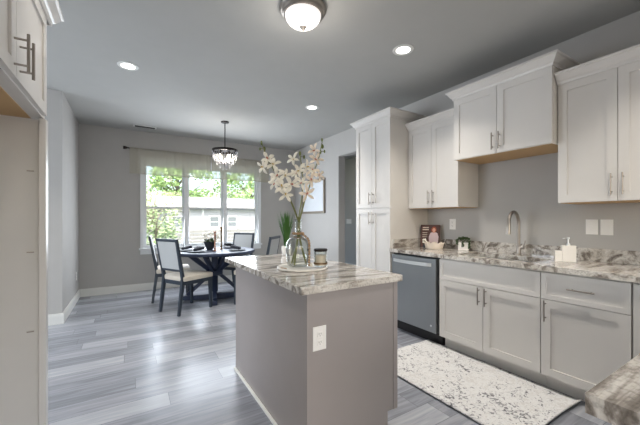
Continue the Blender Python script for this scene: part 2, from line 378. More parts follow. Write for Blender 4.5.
# base run
cabinet('base_cabinet', 'white sink base cabinet with false drawer front above two doors', WR, (XB, 1.10), .87, XR - XB, 0, .874,
        [('drawer', g, .87 - g, .672, .862, None, None)] + pair(0, .87, .12, .668, .59), toe=True, hollow=True)
cabinet('base_cabinet', 'white base cabinet with one drawer and one door, right of the sink base', WR, (XB, .615), .483, XR - XB, 0, .874,
        [('drawer', g, .481, .672, .862, .24, .77), ('door', g, .481, .12, .668, .45, .59)], toe=True)
r = thing('base_cabinet', (XB, .20, 0), 'plain white corner base cabinet filler where the two counters meet', 'cabinet')
MB(WR).box(0, .412, -.55, .0, .11, .874).build('body', M['cab'], r)
mb = MB(WR); mb.box(.02, .408, 0, .018, .12, .862); mb.build('filler_panel', M['cab'], r)
MB(WR).box(0, .412, -.55, -.07, 0, .11).build('toe_kick', M['cab'], r)
# return run, bottom right of the photo
cabinet('base_cabinet', 'white base cabinet under the granite corner in the bottom right foreground', FARRUN, (.80, .20), 1.76, .60, 0, .874,
        [('door', .002, .438, .12, .862, .40, .75), ('door', .442, .878, .12, .862, .48, .75), ('door', .882, 1.318, .12, .862, 1.28, .75)], toe=True)
# dishwasher
r = thing('dishwasher', (2.56, 1.985, 0), 'stainless steel dishwasher with curved bar handle beside the pantry', 'dishwasher')
D = lambda: MB(WR)
D().box(0, .63, -.60, -.05, .10, .874).build('tub_body', M['black'], r)
D().box(.018, .612, -.05, 0, .125, .852, .006).build('door', M['steel'], r)
D().box(0, .63, -.5, -.08, 0, .10).build('toe_kick', M['black'], r)
mb = D(); pts = [(.06 + .51 * i / 14, .014 + .035 * math.sin(math.pi * i / 14) ** .6, .795) for i in range(15)]
for i in range(14): mb.bar(pts[i], pts[i + 1], .010, .034)
mb.build('handle', M['steelb'], r)
D().tube([(.075, 0, .19), (.075, .0012, .19)], .010, 16).build('round_badge', M['steelb'], r)
# worktop (L shape) with sink cut-out, plus upstand
SX0, SX1, SY0, SY1 = 2.68, 3.02, 1.20, 1.86
CX0 = 2.545
wk = thing('worktop', (2.9, 1.2, .876), 'long granite worktop along the wall and round the foreground corner', 'worktop')
T0, T1 = 0, .038; O = Matrix.Translation((-2.9, -1.2, 0))
mb = MB(O); b = .004
mb.box(CX0, SX0, SY0, SY1, T0, T1); mb.box(SX1, XR, SY0, SY1, T0, T1)
mb.box(CX0, XR, SY1, 2.622, T0, T1); mb.box(CX0, XR, -.42, SY0, T0, T1); mb.box(.752, CX0, -.42, .245, T0, T1)
mb.build('slab', M['granite'], wk)
mb = MB(); mb.box(XR - .02, XR, -.42, 2.602, .914, 1.014); mb.box(2.60, XR, 2.602, 2.622, .914, 1.014)
tag(mb.build('granite_upstand', M['granite'], loc=(XR, 1.2, .914)), 'low granite upstand along the wall behind the sink counter', 'backsplash')
# sink
r = thing('kitchen_sink', (2.85, 1.53, .66), 'stainless undermount kitchen sink set into the granite', 'sink')
O2 = Matrix.Translation((-2.85, -1.53, -.66)); mb = MB(O2)
q = .008
mb.box(SX0 - q, SX0, SY0 - q, SY1 + q, .67, .874); mb.box(SX1, SX1 + q, SY0 - q, SY1 + q, .67, .874); mb.box(SX0, SX1, SY0 - q, SY0, .67, .874); mb.box(SX0, SX1, SY1, SY1 + q, .67, .874); mb.box(SX0 - q, SX1 + q, SY0 - q, SY1 + q, .662, .67)
mb.build('basin', M['steel'], r)
MB(O2).lathe([(.045, .670), (.045, .673), (.03, .672), (.01, .671)], (2.85, 1.53, 0)).build('drain', M['steelb'], r, smooth=True)
# faucet
r = thing('kitchen_faucet', (3.085, 1.50, .914), 'nickel gooseneck pull-down faucet behind the sink', 'faucet')
MB().lathe([(.027, 0), (.027, .006), (.02, .012), (.0185, .09), (.014, .10)]).build('base', M['nickel'], r, smooth=True)
mb = MB(); pts = [(0, 0, .08), (0, 0, .29)]
for i in range(1, 13):
    a_ = math.pi * i / 12 * .94; pts.append((-.085 * (1 - math.cos(a_)), .0, .29 + .11 * math.sin(a_)))
mb.tube(pts, .0145, 12); mb.build('gooseneck', M['nickel'], r, smooth=True)
MB().tube([(-.167, 0, .312), (-.172, 0, .285), (-.176, 0, .20)], [.0145, .017, .019], 12).build('spray_head', M['nickel'], r, smooth=True)
mb = MB(); mb.tube([(0, -.015, .07), (0, -.045, .07)], .014, 10); mb.tube([(0, -.035, .075), (.004, -.05, .115), (.006, -.055, .14)], [.006, .005, .006], 8); mb.build('lever_handle', M['nickel'], r, smooth=True)

# left: refrigerator enclosure
cabinet('wall_cabinet', 'glossy white over-fridge cabinet at the upper left with long bar pulls', LEFTRUN, (-.395, 1.12), 1.16, .60, 1.80, 2.345,
        [('door', .02, .553, 1.807, 2.333, .525, 1.90), ('door', .557, 1.095, 1.807, 2.333, .60, 1.90)], crn=(True, True), under=True, uin=.055)
r = thing('fridge_side_panel', (-.38, 2.28, 0), 'tall white refrigerator side panel down the left edge of the photo', 'panel')
MB().box(-.60, -.03, -.018, 0, 0, 1.794).build('panel', M['cab'], r)
MB().box(-.03, 0, -.055, 0, 0, 1.794, .002).build('front_stile', M['cab'], r)
for z in (1.51, 1.07, .64): MB().box(-.085, -.055, -.024, -.018, z - .003, z + .003).build('shelf_clip', M['nickel'], r)

# ================================================================ ISLAND
IX0, IX1, IY0, IY1 = .765, 1.385, 1.365, 2.585
isl = thing('kitchen_island', (1.07, 1.97, 0), 'grey painted kitchen island with toe kick on the sink side', 'island')
O = Matrix.Translation((-1.07, -1.97, 0))
mb = MB(O); mb.box(IX0 + .012, IX1 - .075, IY0 + .012, IY1, 0, .11); mb.box(IX0 + .012, IX1 - .012, IY0 + .012, IY1, .11, .874); mb.build('body', M['island'], isl)
mb = MB(O)
pts = [(IX0, 0), (IX1 - .075, 0), (IX1 - .075, .11), (IX1, .11), (IX1, .874), (IX0, .874)]
mb.hull([[(x, IY0, z) for x, z in pts], [(x, IY0 + .012, z) for x, z in pts]])
mb.build('end_panel', M['island'], isl)
MB(O).box(IX0, IX0 + .012, IY0 + .012, IY1, 0, .874).build('side_panel', M['island'], isl)
MB(O).box(IX0 - .004, IX0 + .03, IY0 - .004, IY0, 0, .874).build('corner_trim', M['island'], isl)
MB(O).box(IX1 - .03, IX1 + .002, IY0 - .004, IY0, .11, .874).build('corner_trim', M['island'], isl)
MB(O).box(IX0 - .016, IX0 - .0, IY0 - .0, IY1 + .0, 0, .018, .003).build('shoe_moulding', M['trim'], isl)
for k in range(2):
    mb = MB(O @ Matrix.Translation((IX1 - .012, IY0 + .02 + k * .6, 0)) @ Matrix(((0, 1, 0, 0), (1, 0, 0, 0), (0, 0, 1, 0), (0, 0, 0, 1))))
    shaker(mb, .002, .59, .12, .862); f = mb.build('door', M['island'], isl)
    mb = MB(O @ Matrix.Translation((IX1 - .012, IY0 + .02 + k * .6, 0)) @ Matrix(((0, 1, 0, 0), (1, 0, 0, 0), (0, 0, 1, 0), (0, 0, 0, 1))))
    pull(mb, .55 - k * .5, .76); mb.build('handle', M['nickel'], f, smooth=True)
tag(MB().box(-.345, .345, -.72, .70, 0, .038, .005).build('worktop', M['granite_v']), 'granite slab on top of the grey island', 'worktop').location = (1.065, 2.06, .876)

# ================================================================ OUTLETS, SWITCHES
def plate(name, label, cat, loc, rz, kind):
    r = thing(name, loc, label, cat, rz)     # local: faces -Y
    MB().box(-.039, .039, -.006, 0, -.061, .061, .002).build('wall_plate', M['plastic'], r)
    if kind == 'outlet':
        for z in (-.021, .021):
            f = MB().box(-.017, .017, -.0085, -.006, z - .014, z + .014, .003).build('receptacle', M['plastic'], r)
            mb = MB()
            for x in (-.006, .006): mb.box(x - .001, x + .001, -.0092, -.0085, z - .001, z + .007)
            mb.tube([(0, -.0085, z - .007), (0, -.0092, z - .007)], .002, 8); mb.build('slots', M['dark'], f)
    else:
        MB().box(-.016, .016, -.009, -.006, -.033, .033, .002).build('rocker', M['plastic'], r)
        MB().box(-.008, .008, -.014, -.009, -.006, .012, .002).build('toggle', M['plastic'], r)
plate('power_outlet', 'white power outlet on the near end of the grey island', 'outlet', (.835, IY0, .64), 0, 'outlet')
plate('power_outlet', 'white power outlet on the backsplash wall above the potted succulent', 'outlet', (XR, 2.27, 1.19), R(-90), 'outlet')
plate('light_switch', 'left one of two white switches on the wall beside the soap dispenser', 'switch', (XR, .998, 1.185), R(-90), 'switch')
plate('light_switch', 'right one of two white switches on the wall beside the soap dispenser', 'switch', (XR, .905, 1.185), R(-90), 'switch')
plate('power_outlet', 'low white power outlet on the left wall near the far corner', 'outlet', (XL2, 5.95, .385), R(90), 'outlet')
p = at(349, 221.5, 1); k = 4.8 / p.x
r = thing('light_switch', (4.8, p.y * k, 1.19), 'wide white switch plate on the hall wall seen through the opening', 'switch', R(-90))
MB().box(-.105, .105, -.006, 0, -.06, .06, .002).build('wall_plate', M['plastic'], r)
for x in (-.065, 0, .065): MB().box(x - .016, x + .016, -.011, -.006, -.033, .033, .002).build('rocker', M['plastic'], r)

# ================================================================ CEILING FIXTURES
def downlight(x, y, label, pw=10.5):
    r = thing('recessed_light', (x, y, H), label, 'ceiling light', 0, 'recessed lights in the kitchen ceiling')
    MB().ring([(.062, -.004), (.092, -.004), (.094, 0), (.062, 0)]).build('trim_ring', M['trim'], r, smooth=True)
    MB().lathe([(.062, -.001), (.062, -.003), (.001, -.003)]).build('lens', M['lamp'], r, smooth=True)
    lamp('downlight_beam', 'AREA', (0, 0, -.012), pw, (1, .93, .84), (0, 0, 0), r, shape='DISK', size=.12, spread=R(102))
downlight(2.12, 2.01, 'round recessed ceiling light above the sink side, nearest to the cabinets')
downlight(0, 3.66, 'round recessed ceiling light at the left, near the over-fridge cabinet', 12)
downlight(2.15, 3.70, 'round recessed ceiling light furthest from the camera, above the orchid stems', 12)
downlight(2.12, .34, 'round recessed ceiling light over the foreground counter corner')
downlight(0, 2.01, 'round recessed ceiling light in front of the refrigerator panel', 3)
downlight(0, .34, 'round recessed ceiling light above the camera position', 5)
r = thing('flush_mount_light', (1.08, 1.99, H), 'brushed nickel flush mount ceiling light with frosted glass bowl', 'ceiling light')
MB().lathe([(.13, 0), (.165, -.004), (.17, -.018), (.163, -.03), (.155, -.034), (.150, -.05), (.138, -.058), (.12, -.056), (.11, -.02)], seg=48).build('metal_pan', M['nickel'], r, smooth=True)
MB().lathe([(.130 * math.cos(a), -.055 - .085 * math.sin(a)) for a in [math.pi / 2 * i / 12 for i in range(13)]], seg=48).build('glass_bowl', M['bowl'], r, smooth=True)
MB().lathe([(.022, -.134), (.026, -.141), (.018, -.148), (.014, -.157), (.005, -.166)], seg=20).build('finial', M['nickel'], r, smooth=True)
lamp('flush_mount_glow', 'POINT', (0, 0, -.26), 4.5, (1, .93, .85), (0, 0, 0), r, shadow_soft_size=.12)
# vent
r = thing('ceiling_vent', (.24, 5.93, H), 'narrow white ceiling vent near the far wall', 'vent')
MB().box(-.17, .17, -.055, .055, -.006, 0, .002).build('frame', M['trim'], r)
mb = MB()
for i in range(6): mb.box(-.145, .145, -.040 + i * .015, -.033 + i * .015, -.008, -.006)
mb.build('louvres', M['dark'], r)

# chandelier
r = thing('crystal_chandelier', (1.30, 4.97, H), 'round crystal drop chandelier with a dark band hanging over the dining table', 'chandelier')
MB().lathe([(.062, 0), (.062, -.012), (.05, -.022), (.012, -.026)]).build('canopy', M['bronze'], r, smooth=True)
MB().tube([(0, 0, -.02), (0, 0, -.45)], .008, 10).build('down_rod', M['bronze'], r, smooth=True)
mb = MB(); mb.ring([(.188, -.475), (.196, -.475), (.196, -.438), (.188, -.438)], seg=48)
for k in range(4): a = math.pi * k / 4; mb.bar((-.19 * math.cos(a), -.19 * math.sin(a), -.45), (.19 * math.cos(a), .19 * math.sin(a), -.45), .008, .008)
mb.build('band', M['bronze'], r, smooth=True)
def drop(mb, x, y, z, l, w):
    mb.lathe([(.001, z), (w * .5, z - l * .2), (w, z - l * .7), (w * .5, z - l * .93), (.001, z - l)], (x, y, 0), 5)
cnt = 0
for rad, n, z, l in ((.185, 26, -.476, .10), (.165, 22, -.50, .13), (.125, 16, -.56, .12), (.08, 10, -.60, .13), (.035, 5, -.62, .14)):
    for k in range(n):
        a = 2 * math.pi * (k + .5 * (n % 4 > 1)) / n; mb = MB()
        drop(mb, rad * math.cos(a), rad * math.sin(a), z, l, .011); mb.build('crystal', M['crystal'], r); cnt += 1
for k in range(4):
    a = math.pi / 2 * k + .4; x, y = .09 * math.cos(a), .09 * math.sin(a)
    s_ = MB().tube([(x, y, -.45), (x, y, -.52)], .010, 10).build('bulb_socket', M['bronze'], r, smooth=True)
    MB().lathe([(.006, -.52), (.016, -.54), (.014, -.565), (.001, -.59)], (x, y, 0), 12).build('bulb', M['bulb'], s_, smooth=True)
lamp('chandelier_glow', 'POINT', (0, 0, -.56), 7, (1, .9, .78), (0, 0, 0), r, shadow_soft_size=.08)

# ================================================================ VALANCE
VY = YF - .10
r = thing('curtain_rod', (1.28, VY, 2.45), 'thin dark curtain rod with finials above the dining window', 'curtain rod')
MB().tube([(-1.29, 0, 0), (1.29, 0, 0)], .010, 12).build('rod', M['bronze'], r, smooth=True)
for s_ in (-1, 1):
    MB().tube([(s_ * 1.29, 0, 0), (s_ * 1.30, 0, 0), (s_ * 1.335, 0, 0), (s_ * 1.35, 0, 0)], [.012, .018, .026, .026], 14).build('finial', M['bronze'], r, smooth=True)
    MB().tube([(s_ * 1.26, 0, 0), (s_ * 1.26, .1, 0)], .007, 8).build('bracket', M['bronze'], r)
def valance(x0, x1, label):
    mb = MB(); n = 90; rows = 8; g_ = []
    for j in range(rows + 1):
        z = 2.462 - .445 * j / rows; row = []
        for i in range(n + 1):
            x = x0 + (x1 - x0) * i / n
            amp = .003 + .005 * j / rows
            off = -.016 + amp * math.sin(x * 47 + .8 * math.sin(x * 9)) + amp * .5 * math.sin(x * 90 + 1)
            row.append(mb._v((x, VY + off, z + (.006 * math.sin(x * 12) if j == rows else 0))))
        g_.append(row)
    for j in range(rows):
        for i in range(n): mb.bm.faces.new((g_[j][i], g_[j][i + 1], g_[j + 1][i + 1], g_[j + 1][i]))
    o = mb.build('window_valance', M['sheer'], None, smooth=True, loc=((x0 + x1) / 2, VY, 2.24))
    tag(o, label, 'curtain')
    hm = MB(); hm.box(x0, x1, VY - .034, VY - .031, 2.022, 2.034); h_ = hm.build('hem', M['sheer'], o, loc=(0, 0, 0)); h_.matrix_parent_inverse = Matrix.Translation(-o.location)
valance(.02, 1.345, 'left half of the sheer beige valance over the dining window')
valance(1.36, 2.52, 'right half of the sheer beige valance, behind the chandelier')

# ================================================================ DINING TABLE
TC = Vector((1.16, 5.04, 0)); TH = .765
r = thing('dining_table', TC, 'round navy black dining table with a braced pedestal base', 'table')
MB().lathe([(.56, TH - .05), (.60, TH - .045), (.615, TH - .03), (.615, TH - .008), (.607, TH)], seg=64).build('tabletop', M['navy'], r, smooth=True)
MB().lathe([(.09, .37), (.13, .385), (.13, .45), (.09, .465)], seg=8).build('collar', M['navy'], r)
for k in range(8):
    a = R(12 + 45 * k); c_, s_ = math.cos(a), math.sin(a)
    MB().bar((.05 * c_, .05 * s_, .42), (.40 * c_, .40 * s_, TH - .055), .045, .05).build('upper_strut', M['navy'], r)
MB().tube([(0, 0, .12), (0, 0, TH - .06)], .05, 12).build('column', M['navy'], r, smooth=True)
FA = R(167)
for k in range(4):
    a = FA + math.pi / 2 * k; c_, s_ = math.cos(a), math.sin(a)
    MB().bar((.03 * c_, .03 * s_, .045), (.46 * c_, .46 * s_, .045), .07, .085, .07, .06).build('foot', M['navy'], r)
    MB().bar((.06 * c_, .06 * s_, .40), (.40 * c_, .40 * s_, .085), .05, .05).build('lower_brace', M['navy'], r)
# chairs, facing local +X
def chair():
    r = thing('dining_chair', (0, 0, 0), 'x', 'chair', 0, 'dining chairs around the round table')
    for s_ in (-1, 1):
        y = .205 * s_
        MB().bar((.215, y, .43), (.225, y, 0), .044, .044, .03, .03, side=(0, 1, 0)).build('leg', M['slate'], r)
        MB().bar((-.215, y * .96, .46), (-.275, y * .96, 0), .04, .045, .03, .032, side=(0, 1, 0)).build('leg', M['slate'], r)
    mb = MB(); mb.box(-.21, .235, -.225, -.20, .385, .435); mb.box(-.21, .235, .20, .225, .385, .435); mb.box(.212, .235, -.20, .20, .385, .435); mb.box(-.225, -.20, -.20, .20, .385, .435)
    mb.build('seat_frame', M['slate'], r)
    mb = MB(); mb.box(-.225, .245, -.235, .235, .432, .50, .022); mb.build('seat', M['cream'], r, smooth=True)
    tp = Vector((-.315, 0, .99)); bt = Vector((-.215, 0, .46))
    f = lambda z: bt.x + (tp.x - bt.x) * (z - .46) / .53
    mb = MB()
    for s_ in (-1, 1): mb.bar((f(.46), s_ * .197, .46), (f(.99), s_ * .205, .99), .036, .04, .032, .028, side=(0, 1, 0))
    mb.bar((f(.972), -.22, .972), (f(.972), .22, .972), .028, .038); mb.bar((f(.58), -.2, .58), (f(.58), .2, .58), .028, .036)
    mb.build('back_frame', M['slate'], r)
    mb = MB(); mb.bar((f(.595), 0, .595), (f(.957), 0, .957), .372, .032, side=(0, 1, 0)); mb.build('backrest', M['backf'], r)
    return r
proto = chair()
for i, (x, y, a, lb) in enumerate((
        (.705, 4.665, 28, 'dark framed dining chair with cream seat nearest the camera, back turned to it'),
        (.60, 5.42, -5, 'dark framed dining chair at the left of the table, partly behind the nearest chair'),
        (1.60, 5.52, 217, 'dark framed dining chair on the far side of the table in front of the window'),
        (1.645, 4.545, 138, 'dark framed dining chair at the right of the table, mostly behind the island'))):
    o = proto if i == 0 else copy_tree(proto)
    o.location = (x, y, 0); o.rotation_euler.z = R(a); o['label'] = lb
# place settings
def setting():
    r = thing('dinner_plate', (0, 0, 0), 'x', 'plate', 0, 'dark plates on the dining table')
    MB().lathe([(.06, .0), (.10, .006), (.128, .014), (.13, .017), (.10, .011), (.06, .006)], seg=32).build('plate', M['darkcer'], r, smooth=True)
    return r
def napkin(): 
    mb = MB()
    for k in range(5):
        a = R(-50 + 25 * k); mb.bar((-.05, 0, .034), (.095 * math.cos(a), .095 * math.sin(a), .05 + .018 * (k % 2)), .014, .03, .06, .02)
    mb.tube([(-.035, -.022, .036), (-.035, .022, .036)], .02, 10)
    return mb.build('folded_napkin', M['napkin'])
pp = setting(); nn = napkin(); bw = None
for i, (dx, dy, lb) in enumerate(((-.30, -.21, 'plate before the nearest chair'), (-.42, .07, 'plate at the left of the table'), (.31, .24, 'plate on the far right of the table'), (.27, -.28, 'plate on the table towards the island'))):
    o = pp if i == 0 else copy_tree(pp); o.location = TC + Vector((dx, dy, TH)); o['label'] = 'dark stoneware ' + lb
    q_ = nn if i == 0 else nn.copy()
    if i: COL.objects.link(q_)
    q_.location = o.location + Vector((0, 0, .001)); q_.rotation_euler.z = math.atan2(-dy, -dx)
    tag(q_, 'charcoal folded napkin resting on the ' + lb, 'napkin', 'napkins on the plates')
# centrepiece
r = thing('flower_pot', (1.105, 5.13, TH), 'dark pot of white flowers in the middle of the dining table', 'flower pot')
MB().lathe([(.045, 0), (.05, .003), (.075, .07), (.095, .125), (.09, .13), (.07, .08)], seg=24).build('pot', M['darkcer'], r, smooth=True)
mb = MB(); ml = MB(); rn = random.Random(3)
for k in range(70):
    a = rn.random() * 6.283; e = rn.random() ** .7; rr = .13 * e; h = .165 + .10 * math.sqrt(max(0, 1 - e * e)) + rn.uniform(-.01, .01)
    mb.ball((rr * math.cos(a), rr * math.sin(a), h), .017, 1, (1, 1, .7))
for k in range(40):
    a = rn.random() * 6.283; l = .12 * rn.uniform(.7, 1.0); p0 = Vector((.05 * math.cos(a), .05 * math.sin(a), .115)); p1 = Vector((l * math.cos(a), l * math.sin(a), rn.uniform(.12, .19)))
    sd = Vector((-math.sin(a), math.cos(a), 0)) * .012; mid = (p0 + p1) / 2 + Vector((0, 0, .015)); ml.poly([p0, mid - sd, p1, mid + sd])
ml.build('leaves', M['leafd'], r); mb.build('blooms', M['petal'], r, smooth=True)
def candle(px, s, lb, h, m):
    p = at(px, 240, s); r = thing('candlestick', (p.x, p.y, TH), lb, 'candlestick')
    MB().lathe([(.034, 0), (.034, .006), (.016, .014), (.012, .03), (.020, .045), (.011, .06), (.013, h - .07), (.020, h - .06), (.011, h - .045), (.021, h - .01), (.023, h)], seg=20).build('holder', M[m], r, smooth=True)
    return r
candle(215, 4.72, 'shorter turned copper candlestick on the dining table', .30, 'copper')
candle(221.3, 5.0, 'taller dark bronze candlestick on the dining table', .36, 'bronzegold')

# framed print on the right wall
r = thing('picture_frame', (XR, 5.46, 1.70), 'large weathered frame with a pale print on the wall behind the orchids', 'picture')
MB().box(-.012, -.002, -.42, .42, -.31, .31).build('print', M['print'], r)
mb = MB(); fw = .045
mb.box(-.03, 0, -.455, -.455 + fw, -.34, .34, .003); mb.box(-.03, 0, .455 - fw, .455, -.34, .34, .003); mb.box(-.03, 0, -.455 + fw, .455 - fw, -.34, -.34 + fw, .003); mb.box(-.03, 0, -.455 + fw, .455 - fw, .34 - fw, .34, .003)
mb.build('frame', M['frame'], r)

# ================================================================ ON THE ISLAND
Z = .914
r = thing('serving_tray', (1.01, 1.87, Z), 'round white tray on the island under the vase', 'tray')
MB().lathe([(.155, 0), (.168, .003), (.172, .010), (.170, .016), (.160, .016), (.155, .012)], seg=64).build('dish', M['ceramic'], r, smooth=True)
for s_ in (0, math.pi): MB().tube([(.160 * math.cos(s_ + t), .160 * math.sin(s_ + t), .018 + .002 * math.sin(6 * t)) for t in [i * .05 for i in range(9)]], .003, 6).build('grip', M['wood'], r)
VC = Vector((.985, 1.885, Z + .0165))
r = thing('glass_vase', VC, 'clear glass bottle vase with narrow neck holding the orchid stems', 'vase')
prof = [(.002, .003), (.062, .002), (.074, .012), (.081, .04), (.084, .09), (.084, .135), (.078, .165), (.058, .187), (.032, .2), (.0225, .225), (.021, .29), (.025, .31), (.029, .316)]
MB().lathe(prof + [(r_ - .003 if r_ > .01 else r_, z_ + .003) for r_, z_ in prof[::-1]], seg=40, cap=False).build('glass', M['glass'], r, smooth=True)
# bead strand round the neck
r = thing('bead_garland', VC + Vector((.03, -.03, 0)), 'string of tan wooden beads hanging beside the vase onto the tray', 'beads')
cu = []
for i in range(13): a = -2.0 + i * .5; cu.append((-.03 + .0335 * math.cos(a), .03 + .0335 * math.sin(a), .222))
ax, ay = .40, -.917
for rad, z in ((.044, .214), (.062, .203), (.080, .190), (.090, .176), (.0945, .159), (.0955, .141), (.0955, .123), (.0955, .105), (.0955, .087), (.095, .069), (.094, .051), (.0935, .033), (.0935, .0145)):
    cu.append((-.03 + rad * ax, .03 + rad * ay, z))
for p in cu: MB().ball(p, .0088, 2).build('bead', M['wood'], r, smooth=True)
MB().tube([(-.03 + .108 * ax, .03 + .108 * ay, .03), (-.03 + .109 * ax, .03 + .109 * ay, .018), (-.03 + .112 * ax, .03 + .112 * ay, .0045)], [.003, .007, .009], 8).build('tassel', M['cream'], r)
# jar
JC = at(320.5, 264, 2.10); JC.z = Z + .0165
r = thing('candle_jar', JC, 'small clear candle jar with a dark lid on the round tray', 'jar')
MB().lathe([(.040, 0), (.044, .004), (.045, .09), (.043, .105), (.041, .105), (.042, .01), (.001, .008)], seg=32).build('glass', M['glass'], r, smooth=True)
MB().lathe([(.040, .012), (.0405, .078), (.001, .078)], seg=32).build('wax', M['creamcer'], r, smooth=True)
MB().lathe([(.0465, .103), (.0465, .117), (.044, .12), (.001, .12)], seg=32).build('lid', M['bronze'], r, smooth=True)
MB().ring([(.0455, .018), (.047, .018), (.047, .03), (.0455, .03)], seg=32).build('label_band', M['bronzegold'], r, smooth=True)

# orchids : three stems, each one thing with its blooms
def bloom(mb_, ml_, c, n, size, rnd, spin):
    n = n.normalized(); a, b = bar_basis(n)
    def leafm(mb, ang, L_, wd, lift, curl):
        d = a * math.cos(ang) + b * math.sin(ang); sd = d.cross(n).normalized()
        P = []
        for t, wf in ((0, .25), (.3, .8), (.6, 1), (.85, .6), (1, .05)):
            base = c + d * L_ * t + n * (lift * math.sin(t * 2.2) - curl * t * t)
            P.append((base - sd * wd * wf + n * wd * .3 * wf, base, base + sd * wd * wf + n * wd * .3 * wf))
        V = [[mb.bm.verts.new(q) for q in row] for row in P]
        for i in range(4):
            for j in range(2): mb.bm.faces.new((V[i][j], V[i][j + 1], V[i + 1][j + 1], V[i + 1][j]))
    for k in range(5): leafm(mb_, spin + k * 2 * math.pi / 5 + rnd.uniform(-.22, .22), size * rnd.uniform(1.1, 1.5), size * rnd.uniform(.22, .3), size * rnd.uniform(.25, .6), size * rnd.uniform(-.05, .3))
    leafm(ml_, spin + math.pi / 2 + math.pi, size * .34, size * .13, size * .3, -size * .1)
    ml_.ball(c + n * size * .18, size * .09, 1)
def orchid(label, pts, radii, blooms, buds, pet, s0):
    r = thing('orchid_stem', VC, label, 'flowers', 0, 'orchid stems in the vase'); rel = lambda p: p - VC
    W_ = [Vector(p) if isinstance(p, Vector) else at(*p) for p in pts]
    # smooth the stem path
    sm = []
    for i in range(len(W_) - 1):
        p0, p1, p2, p3 = W_[max(i - 1, 0)], W_[i], W_[i + 1], W_[min(i + 2, len(W_) - 1)]
        for k in range(6):
            t = k / 6; sm.append(.5 * ((2 * p1) + (p2 - p0) * t + (2 * p0 - 5 * p1 + 4 * p2 - p3) * t * t + (3 * p1 - p0 - 3 * p2 + p3) * t ** 3))
    sm.append(W_[-1])
    MB().tube([rel(p) for p in sm], [radii[0] + (radii[1] - radii[0]) * i / (len(sm) - 1) for i in range(len(sm))], 8).build('stem', M['stem'], r, smooth=True)
    rnd = random.Random(len(blooms) * 7 + 1)
    for (px, py, s, sz) in blooms:
        c = at(px, py, s); near = min(sm, key=lambda q: (q - c).length)
        out = (c - near); out.z *= .4
        n = out.normalized() * .7 + Vector((-.45 + rnd.uniform(-.6, .6), -.75, rnd.uniform(-.45, .45)))
        mp_, ml_ = MB(), MB(); bloom(mp_, ml_, rel(c), n, sz, rnd, rnd.random() * 6)
        f = mp_.build('bloom', M[pet if rnd.random() < .75 else ('petal2' if pet == 'petal' else 'petal')], r, smooth=True)
        so = f.modifiers.new('t', 'SOLIDIFY'); so.thickness = .0012
        ml_.build('lip', M['lipy' if (pet == 'petal' and rnd.random() < .6) else 'lip'], f, smooth=True)
        if (near - c).length > .008: MB().tube([rel(near), rel(c) - n.normalized() * .004], .0022, 6).build('pedicel', M['stem'], r)
    for (px, py, s, sz) in buds:
        c = at(px, py, s); near = min(sm, key=lambda q: (q - c).length)
        MB().ball(rel(c), sz, 2, (.6, .6, 1.25)).build('bud', M['bud'], r, smooth=True)
        if (near - c).length > .008: MB().tube([rel(near), rel(c)], .002, 6).build('pedicel', M['stem'], r)
vb = lambda dx, dy, z: Vector((VC.x + dx, VC.y + dy, VC.z + z))
orchid('left-leaning orchid stem of cream blooms in the glass vase', [vb(.045, -.035, .012), vb(.012, -.008, .17), vb(.002, 0, .30), (292, 204, 2.08), (284, 187, 2.05), (275, 172, 2.04), (267, 157, 2.03), (262.5, 145, 2.02)], (.0075, .003),
       [(268, 159, 2.00, .042), (263.5, 167, 2.01, .038), (273.5, 164.5, 2.02, .040), (277, 176, 1.99, .045), (285, 175, 2.02, .042), (291, 184, 2.0, .044), (275, 183, 2.02, .038), (285.5, 195, 2.02, .044), (282, 187, 1.98, .042)],
       [(261.5, 143, 2.02, .012), (264.5, 149, 2.03, .013), (260, 149, 2.02, .009)], 'petal', 2.03)
orchid('middle orchid stem with pinkish blooms in the glass vase', [vb(-.03, .04, .012), vb(.0, .01, .17), vb(.004, .008, .30), (301, 203, 2.12), (303, 185, 2.10), (302, 170, 2.09), (300, 155, 2.08)], (.0065, .003),
       [(294, 159.5, 2.06, .040), (299, 171, 2.03, .042), (306.5, 167, 2.05, .042), (301.5, 183, 2.05, .040), (296.5, 174, 2.08, .036)],
       [(300, 153.5, 2.08, .013), (304, 157, 2.09, .011)], 'petal', 2.09)
orchid('right-leaning orchid stem with blush blooms in the glass vase', [vb(-.045, -.03, .012), vb(-.012, -.01, .17), vb(.007, -.004, .30), (304, 203, 2.14), (309, 188, 2.16), (314, 172, 2.17), (319, 157, 2.18), (322.3, 141, 2.19)], (.0075, .003),
       [(315, 150.5, 2.14, .040), (316, 160, 2.14, .042), (311, 171, 2.12, .044), (318.5, 175.5, 2.15, .042), (311.5, 180, 2.11, .044), (306.5, 194, 2.12, .044)],
       [(322, 140, 2.19, .012), (322.5, 146.5, 2.19, .014), (320.5, 152, 2.18, .012), (324.5, 151.5, 2.19, .010)], 'petal2', 2.17)

